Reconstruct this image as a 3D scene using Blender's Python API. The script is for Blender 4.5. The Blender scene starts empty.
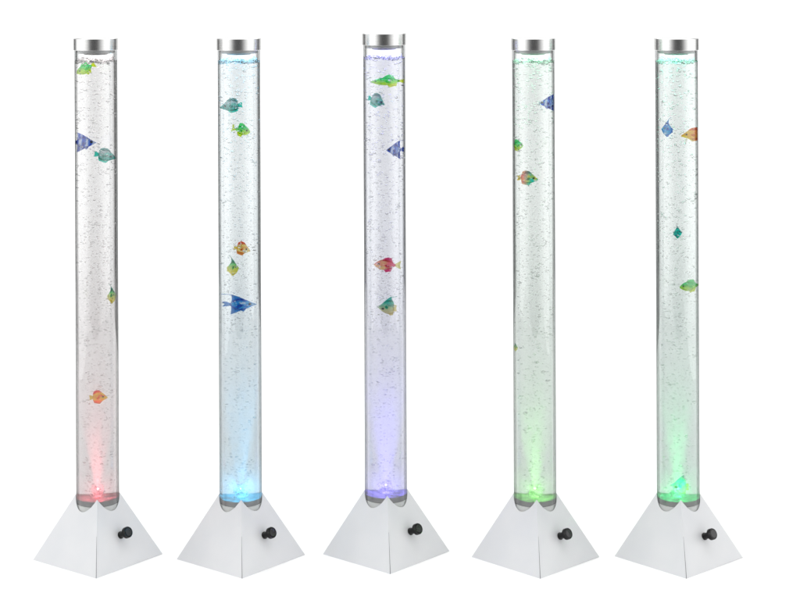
import bpy, bmesh, math, random
from mathutils import Vector, Matrix
sc = bpy.context.scene
COL = sc.collection
PX = 0.002            # metres per photograph pixel (800 px wide) at the lamps' distance
R = math.radians

# ------------------------------------------------------------------ camera
CAMD = 3.6            # distance camera - row of lamps
CAMH = 1.18
cam = bpy.data.objects.new('camera', bpy.data.cameras.new('camera'))
COL.objects.link(cam)
cam.location = (0, -CAMD, CAMH)
cam.rotation_euler = (R(90), 0, 0)
cam.data.sensor_width = 36
cam.data.lens = 36 * CAMD / 1.6
cam.data.shift_y = ((557 - 300) * PX - CAMH) / 1.6
cam.data.clip_end = 200
sc.camera = cam

# ------------------------------------------------------------------ studio surroundings (white cyclorama behind, black flags, softboxes)
W = bpy.data.worlds.new('World'); sc.world = W; W.use_nodes = True
nt = W.node_tree; nt.nodes.clear()
N = nt.nodes.new; L = nt.links.new
tc = N('ShaderNodeTexCoord'); sep = N('ShaderNodeSeparateXYZ'); L(tc.outputs['Generated'], sep.inputs[0])
def wm(op, a, b=None):
    n = N('ShaderNodeMath'); n.operation = op
    for i, v in enumerate((a, b)):
        if v is None: continue
        if isinstance(v, (int, float)): n.inputs[i].default_value = v
        else: L(v, n.inputs[i])
    return n.outputs[0]
x, y, z = sep.outputs
az = wm('ARCTAN2', wm('ABSOLUTE', x), wm('MULTIPLY', y, -1.0))      # 0 behind the camera, pi behind the lamps
fac = wm('DIVIDE', az, math.pi)
rp = N('ShaderNodeValToRGB'); L(fac, rp.inputs[0])
stops = [(0.0, .05), (.11, .10), (.25, 1.3), (.32, 1.9), (.56, 1.8), (.65, .10), (.745, .07), (.775, .9), (.82, 1.19), (1.0, 1.19)]
el = rp.color_ramp.elements
while len(el) > 1: el.remove(el[0])
for i, (p, v) in enumerate(stops):
    e = el[0] if i == 0 else el.new(p)
    e.position = p; e.color = (v * .8, v * .8, v * .8, 1)
mr = N('ShaderNodeMapRange'); L(z, mr.inputs[0]); mr.inputs[1].default_value = .35; mr.inputs[2].default_value = .7
mr.interpolation_type = 'SMOOTHSTEP'
mx = N('ShaderNodeMix'); mx.data_type = 'RGBA'; L(mr.outputs[0], mx.inputs[0]); L(rp.outputs[0], mx.inputs[6]); mx.inputs[7].default_value = (.72, .72, .72, 1)
bg = N('ShaderNodeBackground'); bg.inputs[1].default_value = 1.32; L(mx.outputs[2], bg.inputs[0])
wo = N('ShaderNodeOutputWorld'); L(bg.outputs[0], wo.inputs[0])

def area(name, loc, target, size, power, col=(1, 1, 1)):
    d = bpy.data.lights.new(name, 'AREA'); d.shape = 'RECTANGLE'; d.size, d.size_y = size; d.energy = power; d.color = col
    o = bpy.data.objects.new(name, d); COL.objects.link(o); o.location = loc
    o.rotation_euler = (Vector(target) - Vector(loc)).to_track_quat('-Z', 'Y').to_euler()
    return o
area('softbox_overhead', (0, .7, 2.6), (0, .7, 0), (3.6, 3.4), 42)
area('softbox_key', (-2.6, -2.6, 1.9), (0, 0, .3), (1.2, 1.6), 9)

sc.view_settings.view_transform = 'Standard'; sc.view_settings.look = 'None'
sc.view_settings.exposure = 0; sc.view_settings.gamma = 1
cy = sc.cycles
cy.max_bounces = 36; cy.transmission_bounces = 32; cy.glossy_bounces = 12; cy.diffuse_bounces = 5
cy.transparent_max_bounces = 16; cy.volume_bounces = 1
cy.caustics_reflective = True; cy.caustics_refractive = True; cy.blur_glossy = 0.3
cy.sample_clamp_indirect = 6; cy.use_denoising = True

# ------------------------------------------------------------------ helpers
def link(o, parent=None):
    COL.objects.link(o)
    if parent: o.parent = parent
    return o
def obj(name, verts, faces, mat, parent=None, smooth=False):
    me = bpy.data.meshes.new(name); me.from_pydata([tuple(v) for v in verts], [], faces); me.update()
    bm = bmesh.new(); bm.from_mesh(me); bmesh.ops.recalc_face_normals(bm, faces=bm.faces)
    bm.to_mesh(me); bm.free()
    if mat: me.materials.append(mat)
    if smooth:
        for p in me.polygons: p.use_smooth = True
    return link(bpy.data.objects.new(name, me), parent)
def lathe(prof, n=96, M=None, closed=False):
    """prof: [(r, z)], revolved round z. r == 0 gives a pole."""
    V, F, rows = [], [], []
    for r, z in prof:
        if r == 0: rows.append([len(V)]); V.append(Vector((0, 0, z)))
        else:
            rows.append(list(range(len(V), len(V) + n)))
            V += [Vector((r * math.cos(2 * math.pi * i / n), r * math.sin(2 * math.pi * i / n), z)) for i in range(n)]
    pairs = list(zip(rows, rows[1:])) + ([(rows[-1], rows[0])] if closed else [])
    for a, b in pairs:
        for i in range(n):
            j = (i + 1) % n
            if len(a) == 1 and len(b) == 1: continue
            if len(a) == 1: F.append((a[0], b[i], b[j]))
            elif len(b) == 1: F.append((a[i], a[j], b[0]))
            else: F.append((a[i], a[j], b[j], b[i]))
    if M is not None: V = [M @ v for v in V]
    return V, F
def sharp(o, deg=35):
    for p in o.data.polygons: p.use_smooth = True
    bm = bmesh.new(); bm.from_mesh(o.data)
    for e in bm.edges:
        e.smooth = len(e.link_faces) == 2 and e.calc_face_angle(0) < R(deg)
    bm.to_mesh(o.data); bm.free()
def mat(name):
    m = bpy.data.materials.new(name); m.use_nodes = True
    return m, m.node_tree, m.node_tree.nodes['Principled BSDF']
def ramp(t, src, stops):
    r = t.nodes.new('ShaderNodeValToRGB'); t.links.new(src, r.inputs[0]); e = r.color_ramp.elements
    while len(e) > 1: e.remove(e[0])
    for i, (p, c) in enumerate(stops):
        q = e[0] if i == 0 else e.new(p)
        q.position = p; q.color = (*c, 1) if len(c) == 3 else c
    return r.outputs[0]
def noise(t, scale, detail=3, vec=None, stretch=None):
    n = t.nodes.new('ShaderNodeTexNoise'); n.inputs['Scale'].default_value = scale; n.inputs['Detail'].default_value = detail
    c = t.nodes.new('ShaderNodeTexCoord')
    if stretch:
        m = t.nodes.new('ShaderNodeMapping'); m.inputs['Scale'].default_value = stretch
        t.links.new(c.outputs['Object'], m.inputs[0]); t.links.new(m.outputs[0], n.inputs[0])
    else: t.links.new(c.outputs['Object'], n.inputs[0])
    return n.outputs['Fac']

# ------------------------------------------------------------------ materials
m_floor, t, b = mat('white_studio_floor')
t.links.new(ramp(t, noise(t, 3), [(.3, (.93, .93, .93)), (.7, (.95, .95, .95))]), b.inputs['Base Color']); b.inputs['Roughness'].default_value = .9
b.inputs['Specular IOR Level'].default_value = .1

m_base, t, b = mat('white_satin_metal')
t.links.new(ramp(t, noise(t, 9, 4), [(.3, (.64, .655, .675)), (.7, (.71, .715, .725))]), b.inputs['Base Color'])
t.links.new(ramp(t, noise(t, 22, 5), [(.3, (.30,) * 3), (.7, (.42,) * 3)]), b.inputs['Roughness'])
b.inputs['Specular IOR Level'].default_value = .5
m_edge, t, b = mat('cut_edge_grey'); b.inputs['Base Color'].default_value = (.22, .22, .23, 1); b.inputs['Roughness'].default_value = .6

m_black, t, b = mat('black_plastic')
t.links.new(ramp(t, noise(t, 200), [(.3, (.003,) * 3), (.7, (.007,) * 3)]), b.inputs['Base Color']); b.inputs['Roughness'].default_value = .22; b.inputs['Specular IOR Level'].default_value = .3
m_blackface, t, b = mat('black_plastic_face')
b.inputs['Base Color'].default_value = (.018, .018, .019, 1); b.inputs['Roughness'].default_value = .25

m_cap, t, b = mat('brushed_aluminium')
t.links.new(ramp(t, noise(t, 40, 4, stretch=(1, 1, 30)), [(.3, (.56, .56, .56)), (.7, (.64, .64, .63))]), b.inputs['Base Color'])
b.inputs['Metallic'].default_value = 1; b.inputs['Roughness'].default_value = .27

def glass(name, ior, col=(1, 1, 1), rough=0):
    m = bpy.data.materials.new(name); m.use_nodes = True; t = m.node_tree; t.nodes.clear()
    g = t.nodes.new('ShaderNodeBsdfGlass'); g.inputs['IOR'].default_value = ior; g.inputs['Color'].default_value = (*col, 1); g.inputs['Roughness'].default_value = rough
    o = t.nodes.new('ShaderNodeOutputMaterial'); t.links.new(g.outputs[0], o.inputs[0])
    return m, t, o
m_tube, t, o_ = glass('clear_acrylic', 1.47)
lw = t.nodes.new('ShaderNodeLayerWeight'); lw.inputs['Blend'].default_value = .5       # dark refraction at the tube rims, painted into the glass colour by viewing slant
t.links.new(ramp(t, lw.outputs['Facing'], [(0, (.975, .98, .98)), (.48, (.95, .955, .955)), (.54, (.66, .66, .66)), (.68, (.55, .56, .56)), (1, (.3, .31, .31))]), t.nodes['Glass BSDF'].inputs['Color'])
m_bub, t, o_ = glass('air_in_water', 1 / 1.33, (.96, .96, .96))
def water_mat(tint, scat, lo, hi):
    m, t, o = glass('clear_water', 1.33)
    c = t.nodes.new('ShaderNodeTexCoord'); q = t.nodes.new('ShaderNodeSeparateXYZ'); t.links.new(c.outputs['Object'], q.inputs[0])
    # fine air mist, thickest just above the air outlet
    def dens(lo, hi):
        n = t.nodes.new('ShaderNodeMapRange'); n.interpolation_type = 'SMOOTHSTEP'; t.links.new(q.outputs[2], n.inputs[0])
        n.inputs[1].default_value = .15; n.inputs[2].default_value = .80; n.inputs[3].default_value = hi; n.inputs[4].default_value = lo
        return n.outputs[0]
    s = t.nodes.new('ShaderNodeVolumeScatter'); s.inputs['Anisotropy'].default_value = .0; t.links.new(dens(scat * .6, scat * 1.9), s.inputs['Density'])
    a = t.nodes.new('ShaderNodeVolumeAbsorption'); a.inputs['Color'].default_value = (*tint, 1); t.links.new(dens(lo, hi), a.inputs['Density'])  # absorption tint paints the led's scattered colour into the water
    ad = t.nodes.new('ShaderNodeAddShader'); t.links.new(s.outputs[0], ad.inputs[0]); t.links.new(a.outputs[0], ad.inputs[1])
    t.links.new(ad.outputs[0], o.inputs['Volume'])
    return m
m_puck, t, b = mat('grey_socket_plastic'); b.inputs['Base Color'].default_value = (.46, .46, .46, 1); b.inputs['Roughness'].default_value = .5
m_seat, t, b = mat('pale_socket_ring'); b.inputs['Base Color'].default_value = (.93, .94, .92, 1); b.inputs['Roughness'].default_value = .5
m_plugrim, t, b = mat('grey_stopper_rim'); b.inputs['Base Color'].default_value = (.5, .5, .5, 1); b.inputs['Roughness'].default_value = .45
m_plug, t, b = mat('dark_stopper'); b.inputs['Base Color'].default_value = (.16, .16, .165, 1); b.inputs['Roughness'].default_value = .45
m_foam, t, b = mat('froth'); b.inputs['Base Color'].default_value = (.86, .86, .86, 1); b.inputs['Roughness'].default_value = .5
tr = t.nodes.new('ShaderNodeBsdfTranslucent'); tr.inputs[0].default_value = (.9, .9, .9, 1); ms = t.nodes.new('ShaderNodeMixShader'); ms.inputs[0].default_value = .6
t.links.new(b.outputs[0], ms.inputs[1]); t.links.new(tr.outputs[0], ms.inputs[2]); t.links.new(ms.outputs[0], t.nodes['Material Output'].inputs[0])

# ------------------------------------------------------------------ floor
fl = obj('floor', [(-2.2, -2.2, 0), (2.2, -2.2, 0), (2.2, 2.3, 0), (-2.2, 2.3, 0)], [(0, 1, 2, 3)], m_floor)
fl['kind'] = 'structure'

# ------------------------------------------------------------------ one bubble lamp
TR, TI = 42.4e-3, 39.2e-3      # tube radii
HB, RB = 193e-3, 128e-3        # pyramid height (to its virtual apex) and half diagonal
HOLE = 43.3e-3
WB = .122                      # level of the light at the bottom of the water

def base_mesh():
    V, F = [], []
    NA, NS = 96, 14
    T = .0016
    def surf(th, s, off):
        c, n = math.cos(th), math.sin(th)
        k = abs(c) + abs(n)
        r = HOLE + (RB / k - HOLE) * s
        zz = HB * (1 - r * k / RB)
        if s == 1: zz = 0.0
        rr = r - off / k * 1.6
        return (rr * c, rr * n, max(zz - (off if s < 1 else 0), 0.0))
    ths = [2 * math.pi * i / NA for i in range(NA)]
    out = [[len(V) + i + j * NA for i in range(NA)] for j in range(NS + 1)]
    for j in range(NS + 1): V += [surf(a, j / NS, 0) for a in ths]
    ofs = len(V)
    for j in range(NS + 1): V += [surf(a, j / NS, T) for a in ths]
    for j in range(NS):
        for i in range(NA):
            k = (i + 1) % NA
            F.append((j * NA + i, j * NA + k, (j + 1) * NA + k, (j + 1) * NA + i))
            F.append((ofs + j * NA + i, ofs + (j + 1) * NA + i, ofs + (j + 1) * NA + k, ofs + j * NA + k))
    for i in range(NA):
        k = (i + 1) % NA
        F.append((i, ofs + i, ofs + k, k))
        F.append((NS * NA + i, NS * NA + k, ofs + NS * NA + k, ofs + NS * NA + i))
    return V, F
def ico(sub):
    bm = bmesh.new(); bmesh.ops.create_icosphere(bm, subdivisions=sub, radius=1)
    v = [x.co.copy() for x in bm.verts]; f = [tuple(q.index for q in p.verts) for p in bm.faces]; bm.free()
    return v, f
ICO = ico(2); ICO1 = ico(1)
def bubbles_mesh(rng, ztop, n, nw):
    V, F = [], []
    def add(c, s, tilt=0, roll=0, src=ICO):
        o = len(V); M = Matrix.Rotation(roll, 3, 'Z') @ Matrix.Rotation(tilt, 3, 'Y')
        V.extend(Vector(c) + M @ Vector((p.x * s[0], p.y * s[1], p.z * s[2])) for p in src[0])
        F.extend(tuple(i + o for i in f) for f in src[1])
    z0 = WB + .01
    for i in range(n):
        u = rng.random(); zz = z0 + (ztop - .006 - z0) * u ** .95
        k = (zz - z0) / (ztop - z0)
        rad = rng.choice((1, 1, 1, .55)) * (.55 + .5 * k)
        s = (.00075 + .00105 * k) * rng.choice((rng.uniform(.4, .8), rng.uniform(.7, 1.3)))
        if rng.random() < .12 * k + .03: s *= 1.5
        r = (TI - .006) * math.sqrt(rng.random()) * (.60 + .4 * k ** .5); a = rng.uniform(0, 6.283)
        if rng.random() < .28 and V:             # bubbles rise in little trains and clumps
            q = V[-rng.randint(1, min(len(V), 4000))]; a = math.atan2(q.y, q.x) + rng.gauss(0, .12); r = min(math.hypot(q.x, q.y), TI - .006) * rng.uniform(.92, 1.0); zz = min(q.z + rng.gauss(0, .006), ztop - .006); zz = max(zz, z0)
        add((r * math.cos(a), r * math.sin(a), zz), (s * rng.uniform(1.0, 1.5), s * rng.uniform(1.0, 1.5), s * rng.uniform(.45, .9)), rng.uniform(-.5, .5), rng.uniform(0, 6))
    for i in range(60):                      # burst of fine bubbles off the light at the bottom
        zz = WB + .006 + rng.random() ** 1.6 * .08; r = .005 + rng.random() * (.011 + (zz - WB) * .12); a = rng.uniform(0, 6.283)
        s = rng.uniform(.0006, .0013)
        add((r * math.cos(a), r * math.sin(a), zz - .004), (s * 1.3, s * 1.3, s), rng.uniform(-.5, .5), rng.uniform(0, 6), ICO)
    for i in range(nw):                      # bubbles clinging to the wall
        a = rng.choice((0, math.pi)) + rng.gauss(0, .38); zz = rng.uniform(WB, ztop - .004)
        r = TI - .0012; s = rng.uniform(.0006, .0012)
        add((r * math.cos(a), r * math.sin(a), zz), (s, s, s * rng.uniform(.6, 1.2)))
    return V, F
def foam_mesh(rng, ztop):
    V, F = [], []
    for i in range(330):
        a = rng.uniform(0, 6.283); r = (TI - .003) * rng.random() ** .33
        s = rng.uniform(.0010, .0026); c = Vector((r * math.cos(a), r * math.sin(a), ztop + rng.uniform(-.0065, .003)))
        c.z += .0022 * math.sin(a * 3 + 1)
        o = len(V); V.extend(c + Vector((p.x * s, p.y * s, p.z * s * .6)) for p in ICO[0]); F.extend(tuple(i_ + o for i_ in f) for f in ICO[1])
    return V, F

# per lamp: centre px, px shift up, turn of the pyramid (deg), lean (deg), colours
LAMPS = [
    dict(cx=98.0, up=0, turn=8, led=(1, .04, .07), pw=.42, lo=20, hi=58, tint=(.90, .885, .885), top=(1, .9, .9), tp=.02, wl=61.5, scat=2.0,
         label='bubble lamp glowing red above its white pyramid base, leftmost of the five', word='red', sp=(1, .2, .25)),
    dict(cx=241.0, up=0, turn=6, led=(.05, .62, 1), pw=2.3, lo=19, hi=62, tint=(.875, .90, .91), top=(.25, .7, 1), tp=.4, wl=61.5, scat=2.0,
         label='bubble lamp glowing light blue along its tube, second from the left', word='light blue', sp=(.1, .6, 1)),
    dict(cx=386.2, up=4, turn=4, led=(.22, .18, 1), pw=1.2, lo=28, hi=58, tint=(.885, .885, .915), top=(.4, .4, 1), tp=.4, wl=59, scat=2.0,
         label='bubble lamp glowing violet blue, the middle one of the five', word='violet', sp=(.3, .25, 1)),
    dict(cx=535.3, up=0, turn=0, led=(.22, 1, .12), pw=.65, lo=23, hi=58, tint=(.885, .905, .89), top=(.4, .95, .6), tp=.25, wl=61.5, scat=2.0,
         label='bubble lamp glowing leaf green with a red banded fish high in its tube', word='leaf green', sp=(.30, 1, .20)),
    dict(cx=678.5, up=0, turn=-2, led=(.02, 1, .35), pw=1.7, lo=23, hi=58, tint=(.88, .905, .895), top=(.25, .95, .65), tp=.3, wl=61.5, scat=2.0,
         label='bubble lamp glowing emerald green, rightmost of the five', word='emerald', sp=(.05, 1, .4)),
]
bv, bf = base_mesh()
for k, d in enumerate(LAMPS):
    rng = random.Random(11 + k)
    X = (d['cx'] - 400) * PX
    Y = 0.0 if not d['up'] else .026
    gap = 2.2e-3 if d['up'] else 0
    root = bpy.data.objects.new('bubble_lamp', None); link(root)
    X *= (CAMD + Y) / CAMD
    root.location = (X, Y, 0); root.rotation_euler = (0, R(-.24), 0)
    root.empty_display_size = .1
    root['label'] = d['label']; root['category'] = 'lamp'; root['group'] = 'bubble tube lamps in a row'
    d['root'] = root; d['X'] = X; d['Y'] = Y
    TOP = 1.014 + (.009 if d['up'] else 0)          # lower rim of the cap
    WT = TOP - (d['wl'] + (4 if d['up'] else 0) - 50.5) * PX + .002
    d['WT'] = WT
    # pyramid base (its corner, not a face, points at the camera)
    rb = Matrix.Rotation(R(d['turn']), 4, 'Z')
    base = obj('base', [rb @ Vector(v) for v in bv], bf, m_base, root); sharp(base, 20)
    base.data.materials.append(m_edge)
    # slit at the front corner
    f0 = Vector((0, -RB, 0)); f1 = Vector((0, -RB * .655, HB * .345))
    S = []
    for p, w in ((f0, .0007), (f1, .0002)):
        S += [rb @ (p + Vector((-w, -.0002 + w * .2, .0006))), rb @ (p + Vector((0, -.0010, .0006))), rb @ (p + Vector((w, -.0002 + w * .2, .0006))), rb @ (p + Vector((0, .002, .0006)))]
    obj('corner_seam', S, [(0, 1, 5, 4), (1, 2, 6, 5), (2, 3, 7, 6), (3, 0, 4, 7), (0, 3, 2, 1), (4, 5, 6, 7)], m_edge, base)
    # knob on the right face
    nrm = Vector((HB / RB, -HB / RB, 1)).normalized()
    org = Vector((.0455, -.0455, 0)); org.z = HB * (1 - (org.x - org.y) / RB)
    KM = rb @ Matrix.Translation(org) @ nrm.to_track_quat('Z', 'Y').to_matrix().to_4x4()
    kb = obj('knob', *lathe([(0, .0155), (.0092, .0155), (.0110, .0168), (.0110, .0232), (.0100, .0250), (.0082, .0250), (.0082, .0243), (0, .0243)], 40, KM), m_black, root); sharp(kb, 40)
    obj('knob_shaft', *lathe([(0, -.002), (.0072, -.002), (.0072, .002), (.0062, .003), (.0062, .0156), (0, .0156)], 28, KM), m_black, kb)
    obj('knob_face', *lathe([(0, .0244), (.0080, .0244), (.0078, .0253), (0, .0256)], 32, KM), m_blackface, kb)
    # tube, water, stopper, cap
    z0 = .093
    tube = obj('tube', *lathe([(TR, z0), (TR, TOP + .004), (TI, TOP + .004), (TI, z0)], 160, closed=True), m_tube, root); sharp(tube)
    wat = obj('water', *lathe([(0, .1116), (TI + .0007, .1116), (TI + .0007, WT), (TI * .6, WT), (0, WT)], 160), water_mat(d['tint'], d['scat'], d['lo'], d['hi']), root); sharp(wat)
    bub = obj('bubbles', *bubbles_mesh(rng, WT, 1500, 230), m_bub, root, True); bub['kind'] = 'stuff'
    fo = obj('froth', *foam_mesh(rng, WT + .0014), m_foam, root, True); fo['kind'] = 'stuff'
    V, F = [], []
    for i in range(150):                 # fizz torn off the air outlet over the led
        h = rng.random() ** 1.4 * .024; a = rng.uniform(0, 6.283); r = .002 + rng.random() ** .7 * (.012 - h * .25)
        c = Vector((r * math.cos(a), r * math.sin(a), WB + .003 + h)); sz = rng.uniform(.0005, .0011)
        M = Matrix.Rotation(a, 3, 'Z') @ Matrix.Rotation(rng.uniform(.1, .9), 3, 'Y'); o_ = len(V)
        V.extend(c + M @ Vector((p.x * sz * .7, p.y * sz * .7, p.z * sz * rng.choice((1, 1.5, 2.6)))) for p in ICO1[0]); F.extend(tuple(q + o_ for q in f) for f in ICO1[1])
    fz = obj('fizz', V, F, m_foam, root, True); fz['kind'] = 'stuff'
    obj('socket', *lathe([(0, z0 - .02), (TI + .0004, z0 - .02), (TI + .0004, .1108), (0, .1108)], 96), m_seat, root)
    pk = obj('light_plate', *lathe([(0, .1119), (TI + .0003, .1119), (TI + .0003, WB - .0006), (.012, WB - .0006), (0, WB - .0006)], 96), m_puck, root); sharp(pk)
    m, t, b = mat('glowing_led'); b.inputs['Base Color'].default_value = (.8, .8, .8, 1)
    b.inputs['Emission Color'].default_value = (*d['led'], 1); b.inputs['Emission Strength'].default_value = 1.1
    obj('led', *lathe([(.0055, WB + .0004), (.0054, WB + .002), (.0042, WB + .0035), (.002, WB + .0042), (0, WB + .0045)], 32), m, pk, True)
    stp = obj('stopper', *lathe([(0, TOP + .003), (TI - .001, TOP + .003), (TI - .001, TOP - .0045), (TI - .003, TOP - .006), (0, TOP - .006)], 96), m_plugrim, root); sharp(stp)
    stc = obj('stopper_core', *lathe([(0, TOP - .0055), (.0245, TOP - .0055), (.0245, TOP - .0078), (.022, TOP - .009), (0, TOP - .009)], 72), m_plug, stp); sharp(stc)
    CR = 44.8e-3; H = .0245
    cp = obj('cap', *lathe([(0, TOP + H), (CR - .003, TOP + H), (CR - .0012, TOP + H - .0004), (CR, TOP + H - .0016), (CR, TOP + .0008), (CR - .0008, TOP), (TR + .0002, TOP), (TR + .0002, TOP + .006), (0, TOP + .006)], 160), m_cap, root); sharp(cp, 25)
    # the led's own light under the water, plus an added lamp tinting the froth
    s = bpy.data.lights.new('led_beam', 'SPOT'); s.energy = d['pw'] * 52; s.color = d['sp']; s.spot_size = R(26); s.spot_blend = 1; s.shadow_soft_size = .0015
    so = bpy.data.objects.new('led_beam', s); link(so, root); so.location = (0, 0, WB + .0075); so.rotation_euler = (R(180), 0, 0)
    s = bpy.data.lights.new('led_glow', 'POINT'); s.energy = d['pw'] * .22 + .03; s.color = d['sp']; s.shadow_soft_size = .0015
    so = bpy.data.objects.new('led_glow', s); link(so, root); so.location = (0, 0, WB + .018)
    s = bpy.data.lights.new('added_froth_fill', 'AREA'); s.shape = 'DISK'; s.size = .06; s.energy = d['tp'] * 2.4; s.color = d['top']
    so = bpy.data.objects.new('added_froth_fill', s); link(so, root); so.location = (0, 0, TOP - .0098)

# ------------------------------------------------------------------ fish
# where something must hang in the water to show at lateral offset b on the front of the tube
TAB = []
for i in range(0, 101):
    b_ = i / 100 * .999; dl = math.asin(b_) - math.asin(b_ / 1.33)
    TAB.append((b_, b_ / 1.33 / math.cos(dl)))
def inv(b):
    s = 1 if b >= 0 else -1; b = min(abs(b) / TR, .98)
    i = min(int(b / .999 * 100), 99); f = b / .999 * 100 - i
    return s * min(TAB[i][1] * (1 - f) + TAB[i + 1][1] * f, .86) * TR

def fish_mat(top, bottom, rear, stripe, amt, hw, hh, face, sc_=260, blotch=False):
    m, t, b = mat('fish_skin')
    c = t.nodes.new('ShaderNodeTexCoord'); s = t.nodes.new('ShaderNodeSeparateXYZ'); t.links.new(c.outputs['Object'], s.inputs[0])
    def mp(src, a, e):
        n = t.nodes.new('ShaderNodeMapRange'); n.interpolation_type = 'SMOOTHSTEP'; t.links.new(src, n.inputs[0]); n.inputs[1].default_value = a; n.inputs[2].default_value = e; return n.outputs[0]
    def mix(f, a, e):
        n = t.nodes.new('ShaderNodeMix'); n.data_type = 'RGBA'
        t.links.new(f, n.inputs[0])
        for i, v in ((6, a), (7, e)):
            if isinstance(v, tuple): n.inputs[i].default_value = (*v, 1)
            else: t.links.new(v, n.inputs[i])
        return n.outputs[2]
    col = mix(mp(s.outputs[2], -.35 * hh, .3 * hh), bottom, top)
    if rear: col = mix(mp(s.outputs[0], .12 * hw * face, -.22 * hw * face), col, rear)
    if amt:
        if blotch: f = noise(t, sc_, 2)
        else:
            w = t.nodes.new('ShaderNodeTexWave'); w.wave_type = 'BANDS'; w.bands_direction = 'X'; w.inputs['Scale'].default_value = sc_; w.inputs['Distortion'].default_value = 2.5; w.inputs['Detail'].default_value = 2; w.inputs['Detail Scale'].default_value = .8
            t.links.new(c.outputs['Object'], w.inputs[0]); f = w.outputs['Fac']
        n = t.nodes.new('ShaderNodeMapRange'); t.links.new(f, n.inputs[0]); n.inputs[1].default_value = .5; n.inputs[2].default_value = .58; n.inputs[4].default_value = amt
        col = mix(n.outputs[0], col, stripe)
    t.links.new(col, b.inputs['Base Color']); b.inputs['Roughness'].default_value = .4; b.inputs['Specular IOR Level'].default_value = .2
    tr = t.nodes.new('ShaderNodeBsdfTranslucent'); t.links.new(col, tr.inputs[0])
    ms = t.nodes.new('ShaderNodeMixShader'); ms.inputs[0].default_value = .6
    t.links.new(b.outputs[0], ms.inputs[1]); t.links.new(tr.outputs[0], ms.inputs[2])
    # thin clear tinted plastic
    tp = t.nodes.new('ShaderNodeBsdfTransparent'); sq = t.nodes.new('ShaderNodeGamma'); sq.inputs[1].default_value = .5; t.links.new(col, sq.inputs[0]); t.links.new(sq.outputs[0], tp.inputs[0])
    m2 = t.nodes.new('ShaderNodeMixShader'); m2.inputs[0].default_value = .68
    t.links.new(ms.outputs[0], m2.inputs[1]); t.links.new(tp.outputs[0], m2.inputs[2]); t.links.new(m2.outputs[0], t.nodes['Material Output'].inputs[0])
    return m
m_eye, t, b = mat('fish_eye'); b.inputs['Base Color'].default_value = (.01, .01, .02, 1); b.inputs['Roughness'].default_value = .15

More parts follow.
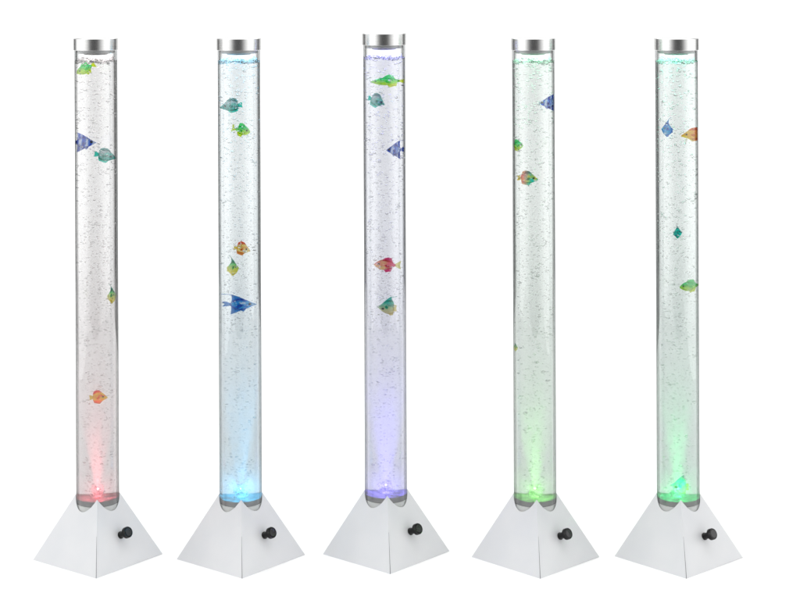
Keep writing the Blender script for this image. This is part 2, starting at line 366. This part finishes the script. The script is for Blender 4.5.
SH = {  # body: (x, top, bottom); fins as outlines; all in -0.5..0.5 of the fish's size, head at +x
 'chubby': dict(body=[(-.30, .05, -.05), (-.2, .16, -.16), (-.05, .31, -.29), (.1, .37, -.36), (.25, .32, -.33), (.38, .20, -.22), (.46, .08, -.12), (.5, .0, -.05)],
   tail=[(-.26, .05), (-.40, .22), (-.50, .30), (-.46, .02), (-.50, -.26), (-.40, -.19), (-.26, -.05)],
   dorsal=[(.22, .30), (.12, .45), (.0, .5), (-.14, .47), (-.16, .32), (-.22, .12), (.05, .22)],
   lower=[(.14, -.30), (.06, -.5), (-.06, -.44), (-.12, -.46), (-.20, -.14), (.0, -.22)], fil=None, eye=(.33, .06)),
 'long': dict(body=[(-.30, .09, -.10), (-.2, .15, -.16), (-.05, .22, -.26), (.1, .26, -.34), (.25, .20, -.30), (.38, .10, -.22), (.46, .0, -.14), (.5, -.06, -.11)],
   tail=[(-.26, .06), (-.40, .12), (-.50, .24), (-.48, .0), (-.50, -.22), (-.38, -.14), (-.26, -.06)],
   dorsal=[(.20, .18), (.10, .38), (.0, .5), (-.12, .42), (-.20, .12), (.0, .15)],
   lower=[(.05, -.28), (-.03, -.5), (-.14, -.42), (-.22, -.40), (-.24, -.12), (.0, -.2)], fil=None, eye=(.37, -.03)),
 'angel': dict(body=[(-.28, .04, -.04), (-.18, .22, -.20), (-.05, .31, -.29), (.08, .29, -.28), (.22, .20, -.20), (.34, .11, -.12), (.44, .04, -.06), (.5, .0, -.02)],
   tail=[(-.24, .05), (-.38, .14), (-.5, .12), (-.42, .01), (-.5, -.12), (-.38, -.10), (-.24, -.05)],
   dorsal=[(.24, .17), (.10, .30), (-.08, .42), (-.24, .5), (-.22, .30), (-.24, .10), (.0, .2)],
   lower=[(.22, -.17), (.12, -.36), (.04, -.30), (-.10, -.40), (-.26, -.5), (-.24, -.26), (-.24, -.08), (.0, -.2)],
   fil=[(-.18, .46), (-.34, .50), (-.52, .49)], eye=(.32, .03)),
 'butter': dict(body=[(-.34, .18, -.34), (-.26, .32, -.42), (-.12, .32, -.44), (.04, .25, -.40), (.18, .15, -.32), (.32, .06, -.20), (.43, .0, -.09), (.5, -.02, -.05)],
   tail=[(-.30, .04), (-.42, .06), (-.5, .02), (-.47, -.14), (-.5, -.28), (-.42, -.30), (-.30, -.26)],
   dorsal=[(.24, .12), (.06, .30), (-.10, .42), (-.24, .5), (-.25, .36), (-.32, .18), (-.05, .22)],
   lower=[(-.08, -.40), (-.14, -.5), (-.30, -.48), (-.35, -.30), (-.2, -.36)], fil=[(-.20, .47), (-.34, .46), (-.52, .5)], eye=(.2, -.12)),
 'disc': dict(body=[(-.32, .06, -.08), (-.28, .22, -.24), (-.16, .37, -.36), (.0, .42, -.38), (.16, .34, -.34), (.30, .18, -.26), (.42, .02, -.18), (.5, -.08, -.14)],
   tail=[(-.28, .07), (-.40, .16), (-.5, .16), (-.47, -.02), (-.5, -.18), (-.40, -.16), (-.28, -.07)],
   dorsal=[(.22, .30), (.08, .46), (-.10, .5), (-.24, .42), (-.31, .20), (-.1, .28)],
   lower=[(.20, -.30), (.06, -.5), (-.10, -.46), (-.26, -.40), (-.31, -.18), (-.1, -.25)], fil=None, eye=(.28, .0)),
 'front': dict(body=[(-.40, -.02, -.26), (-.24, .14, -.36), (-.06, .28, -.44), (.12, .24, -.44), (.28, .12, -.36), (.40, .0, -.22), (.47, -.04, -.12), (.5, -.06, -.08)],
   tail=[(-.34, .02), (-.44, .0), (-.5, -.08), (-.46, -.16), (-.5, -.26), (-.42, -.26), (-.34, -.16)],
   dorsal=[(.26, .10), (.12, .28), (-.02, .38), (-.14, .5), (-.12, .30), (-.20, .12), (.0, .2)],
   lower=[(.2, -.36), (.06, -.5), (-.1, -.48), (-.2, -.34), (.0, -.38)], fil=[(-.10, .45), (-.18, .52), (-.34, .58)], eye=(.26, -.02)),
}
def make_fish(lamp, cx, cy, w, h, face, shape, label, mats, tilt=0, fil=True, name='toy_fish', depth=0.0):
    d = LAMPS[lamp]; s = SH[shape]
    lean = R(.24)
    zf = (557 - cy) * PX                                    # height seen at the lamps' distance
    pitch = math.atan((CAMH - zf) / CAMD); pin = math.asin(math.sin(pitch) / 1.33)
    z = CAMH + (zf - CAMH) * (CAMD - TR + d['Y']) / CAMD - (TR + depth) * math.tan(pin)
    off0 = (cx - 400) * PX * (CAMD + d['Y']) / CAMD - (d['X'] - z * math.tan(lean))
    xin0 = inv(off0)
    root = bpy.data.objects.new(name, None); link(root); root.empty_display_size = .02
    root.location = (d['X'] - z * math.tan(lean) + xin0, d['Y'] + depth, z)
    root['label'] = label; root['category'] = 'toy fish'; root['group'] = 'toy fish floating in the lamp tubes'
    W_, H_ = w * PX, h * PX; ct, st = math.cos(R(tilt)), math.sin(R(tilt))
    def P(a, yy, zz):
        u, v = a * W_ * face, zz * H_
        u, v = u * ct - v * st, u * st + v * ct
        return Vector((inv(off0 + u) - xin0, yy, v))
    # body
    V, F = [], []; n = 14; B = s['body']; th = min(W_, H_) * .16
    rows = []
    for q in range(len(B) * 2 - 1):
        i = q // 2
        x_, t_, l_ = B[i] if q % 2 == 0 else [(a + c) / 2 + (0 if j == 0 else (.006 if j == 1 else -.006)) for j, (a, c) in enumerate(zip(B[i], B[i + 1]))]
        mid = (t_ + l_) / 2; hh = (t_ - l_) / 2
        tk = th * min(1, .25 + hh / .35)
        rows.append(range(len(V), len(V) + n))
        V += [P(x_, tk * math.cos(2 * math.pi * j / n), mid + hh * math.sin(2 * math.pi * j / n)) for j in range(n)]
    for a, b2 in zip(rows, rows[1:]):
        F += [(a[j], a[(j + 1) % n], b2[(j + 1) % n], b2[j]) for j in range(n)]
    F += [tuple(rows[0]), tuple(reversed(rows[-1]))]
    body = obj('body', V, F, mats[0], root, True)
    def fin(nm, pts, m, tk=.0007):
        c = [sum(p[i] for p in pts) / len(pts) for i in (0, 1)]
        fine = []
        for p, q in zip(pts, pts[1:] + pts[:1]): fine += [p, ((p[0] + q[0]) / 2, (p[1] + q[1]) / 2)]
        k = len(fine)
        V = [P(p[0], -tk * .35, p[1]) for p in fine] + [P(p[0], tk * .35, p[1]) for p in fine]
        F = [(j, (j + 1) % k, k + (j + 1) % k, k + j) for j in range(k)]
        F += [tuple(range(k - 1, -1, -1)), tuple(range(k, 2 * k))]
        return obj(nm, V, F, m, root)
    fin('tail_fin', s['tail'], mats[1]); fin('dorsal_fin', s['dorsal'], mats[2]); fin('lower_fin', s['lower'], mats[3])
    if s['fil'] and fil:
        f = s['fil']; w_ = .012
        fin('fin_filament', [(a, b2 + w_) for a, b2 in f] + [(a, b2 - w_) for a, b2 in reversed(f)], mats[2])
    # a side fin and the eye, on the side turned to us
    ex, ez = s['eye']
    pv = [P(.12, -th * 1.02, -.02), P(.04, -th * 1.35, .06), P(-.08, -th * 1.5, -.02), P(-.06, -th * 1.45, -.14), P(.05, -th * 1.2, -.12)]
    pv += [p + Vector((0, .0006, 0)) for p in pv]
    obj('side_fin', pv, [(0, 1, 2, 3, 4), (9, 8, 7, 6, 5)] + [(i, (i + 1) % 5, 5 + (i + 1) % 5, 5 + i) for i in range(5)], mats[2], root)
    i = min(range(len(B)), key=lambda j: abs(B[j][0] - ex)); tk = th * min(1, .25 + (B[i][1] - B[i][2]) / .7)
    er = min(W_, H_) * .068
    c = P(ex, -tk * .86, ez)
    obj('eye', [c + p * er for p in ICO1[0]], ICO1[1], m_eye, root, True)
    return root

# colours
YEL, GRN, LIME = (1.0, .86, .03), (.0, .90, .32), (.75, 1.0, .04)
TEAL, GREY, BLUE, NAVY, SKY = (.0, .88, .70), (.60, .72, .74), (.01, .10, .70), (.0, .05, .5), (.72, .82, 1.0)
RED, ORG, PINK = (1.0, .06, .03), (1.0, .32, .04), (1.0, .05, .28)
CREAM, CEL, DKT = (1.0, .88, .42), (.0, .27, .80), (.0, .20, .26)
def kit(kind, w, h, face):
    a = dict(hw=w * PX, hh=h * PX, face=face)
    if kind == 'lime':
        q = fish_mat(GRN, LIME, None, (.02, .3, .1), .35, sc_=190, blotch=True, **a); f = fish_mat(GRN, GRN, None, YEL, .3, sc_=200, **a); y_ = fish_mat(LIME, LIME, None, YEL, .5, **a); return (q, y_, f, y_)
    if kind == 'blue':
        q = fish_mat(BLUE, BLUE, None, SKY, .95, sc_=32, **a); f = fish_mat(BLUE, NAVY, None, SKY, .6, sc_=50, **a); return (q, f, f, f)
    if kind == 'cel':
        q = fish_mat(CEL, CEL, None, (.78, .90, 1.0), .9, sc_=150, blotch=True, **a); f = fish_mat(CEL, CEL, None, (.1, .4, .7), .5, sc_=170, **a); return (q, f, f, f)
    if kind == 'teal':
        q = fish_mat(GREY, (.10, .42, .38), None, TEAL, .5, sc_=150, blotch=True, **a); f = fish_mat(TEAL, TEAL, None, GREY, .3, sc_=200, **a); g = fish_mat((.12, .45, .42), TEAL, None, GREY, .5, **a); return (q, f, g, f)
    if kind == 'tealf':
        q = fish_mat(TEAL, TEAL, None, DKT, .9, sc_=200, blotch=True, **a); f = fish_mat(GREY, TEAL, None, DKT, .3, **a); return (q, f, f, f)
    if kind == 'gold':
        q = fish_mat((1, .85, .06), YEL, None, RED, .9, sc_=170, blotch=True, **a); f = fish_mat(RED, ORG, None, RED, .5, **a); y_ = fish_mat(YEL, YEL, None, ORG, .3, **a); return (q, y_, f, f)
    if kind == 'peach':
        q = fish_mat((1, .82, .22), (1, .88, .30), None, ORG, .7, sc_=190, blotch=True, **a); f = fish_mat(RED, ORG, None, YEL, .2, **a); y_ = fish_mat(YEL, YEL, None, ORG, .3, **a); return (q, y_, f, f)
    if kind == 'pink':
        q = fish_mat((1, .55, .30), (1, .76, .30), PINK, PINK, .6, sc_=150, blotch=True, **a); f = fish_mat(PINK, PINK, None, (.5, .02, .1), .3, **a); y_ = fish_mat((1, 1, .45), (1, 1, .45), None, YEL, .3, **a); return (q, y_, f, f)
    if kind == 'orange':
        q = fish_mat((1, .62, .08), YEL, ORG, RED, .5, sc_=130, blotch=True, **a); f = fish_mat(ORG, YEL, RED, RED, .2, **a); y_ = fish_mat(RED, RED, None, ORG, .3, **a); return (q, y_, f, f)
    if kind == 'tri':
        q = fish_mat((.2, .70, .62), TEAL, RED, YEL, .9, sc_=120, blotch=True, **a); f = fish_mat((.05, .40, .36), TEAL, ORG, GREY, .2, **a); y_ = fish_mat(YEL, YEL, None, ORG, .3, **a); return (q, y_, f, f)
    if kind == 'leaf':
        q = fish_mat((.02, .75, .28), (1, .90, .10), None, ORG, .12, sc_=150, blotch=True, **a); f = fish_mat((.0, .42, .24), GRN, None, (.0, .2, .2), .3, **a); y_ = fish_mat(YEL, YEL, None, LIME, .4, **a); return (q, y_, f, y_)
    if kind == 'cream':
        q = fish_mat((.0, .75, .55), CREAM, None, DKT, .35, sc_=130, blotch=True, **a); f = fish_mat((.0, .70, .55), TEAL, None, DKT, .3, **a); y_ = fish_mat(CREAM, CREAM, None, YEL, .4, **a); return (q, y_, f, y_)
FISH = [
 # lamp, cx, cy, w, h, face, shape, kit, tilt, filament, label
 (0, 86.5, 68.5, 20, 13, -1, 'chubby', 'lime', 28, 0, 'lime and green toy fish nosing down just under the froth of the red lamp'),
 (0, 84, 142.5, 24, 20, 1, 'angel', 'blue', 0, 0, 'dark blue striped toy angelfish against the tube wall of the red lamp'),
 (0, 105.5, 155.5, 23, 15, 1, 'disc', 'teal', -8, 0, 'grey and teal round toy fish beside the blue one in the red lamp'),
 (0, 112.3, 295, 10, 18, 1, 'front', 'leaf', 0, 1, 'small yellow toy fish with a green top fin, halfway down the red lamp'),
 (0, 98.5, 397, 18, 14, 1, 'disc', 'gold', 4, 0, 'yellow toy fish with red blotches low in the red lamp'),
 (1, 231.5, 105.5, 22, 15, -1, 'disc', 'teal', 4, 0, 'grey and teal round toy fish near the top of the light blue lamp'),
 (1, 241, 130, 19, 14, 1, 'chubby', 'lime', -12, 0, 'lime toy fish with green back below the teal one in the light blue lamp'),
 (1, 242, 248.5, 17, 14, 1, 'disc', 'peach', -8, 0, 'peach yellow toy fish with a red back fin in the light blue lamp'),
 (1, 233, 266.5, 12, 19, 1, 'front', 'leaf', 0, 1, 'green topped yellow toy fish under the peach one in the light blue lamp'),
 (1, 239.5, 304.5, 34, 20, 1, 'angel', 'cel', 0, 1, 'bright blue toy angelfish with a trailing top filament in the light blue lamp'),
 (2, 388.5, 81, 36, 13, -1, 'long', 'lime', 0, 0, 'long slim green toy fish spanning the top of the violet lamp'),
 (2, 376.5, 100.5, 18, 15, 1, 'disc', 'teal', -18, 0, 'teal toy fish nosing down under the long green one in the violet lamp'),
 (2, 395.5, 150, 19, 19, -1, 'angel', 'blue', 0, 1, 'blue striped toy angelfish a quarter way down the violet lamp'),
 (2, 387.5, 265, 27, 15, -1, 'chubby', 'pink', -3, 0, 'pink and peach toy fish with a yellow tail in the violet lamp'),
 (2, 386.8, 306, 20, 19, -1, 'butter', 'cream', 0, 1, 'teal backed cream toy fish below the pink one in the violet lamp'),
 (3, 549, 103, 21, 18, -1, 'angel', 'blue', 0, 0, 'blue toy angelfish pressed to the tube wall near the top of the leaf green lamp'),
 (3, 516.5, 145.5, 13, 12, 1, 'chubby', 'lime', 0, 0, 'small lime toy fish at the tube wall above the red banded one'),
 (3, 527.5, 178, 21, 15, 1, 'disc', 'tri', 0, 0, 'toy fish banded red, yellow and teal in the leaf green lamp'),
 (3, 515.3, 347.5, 5, 9, 1, 'front', 'leaf', 0, 0, 'tiny yellow green toy fish at the tube wall, lowest in the leaf green lamp'),
 (4, 667, 128, 12, 18, -1, 'front', 'cel', 0, 1, 'narrow blue toy angelfish near the top of the emerald lamp'),
 (4, 693, 134.5, 24, 14, -1, 'disc', 'orange', 0, 0, 'orange and yellow toy fish with red rear beside the narrow blue one'),
 (4, 677.5, 231.5, 9, 14, 1, 'front', 'tealf', 0, 0, 'small dark teal toy fish seen head on in the emerald lamp'),
 (4, 690.5, 286, 22, 13, -1, 'chubby', 'lime', 6, 0, 'lime toy fish with green back halfway down the emerald lamp'),
 (4, 679.5, 484.5, 18, 19, -1, 'butter', 'cream', 0, 0, 'green backed yellow toy fish right above the light of the emerald lamp'),
]
for (lp, cx, cy_, w, h, face, shape, kk, tilt, fil, label) in FISH:
    make_fish(lp, cx, cy_, w, h, face, shape, label, kit(kk, w, h, face), tilt * 1, bool(fil))
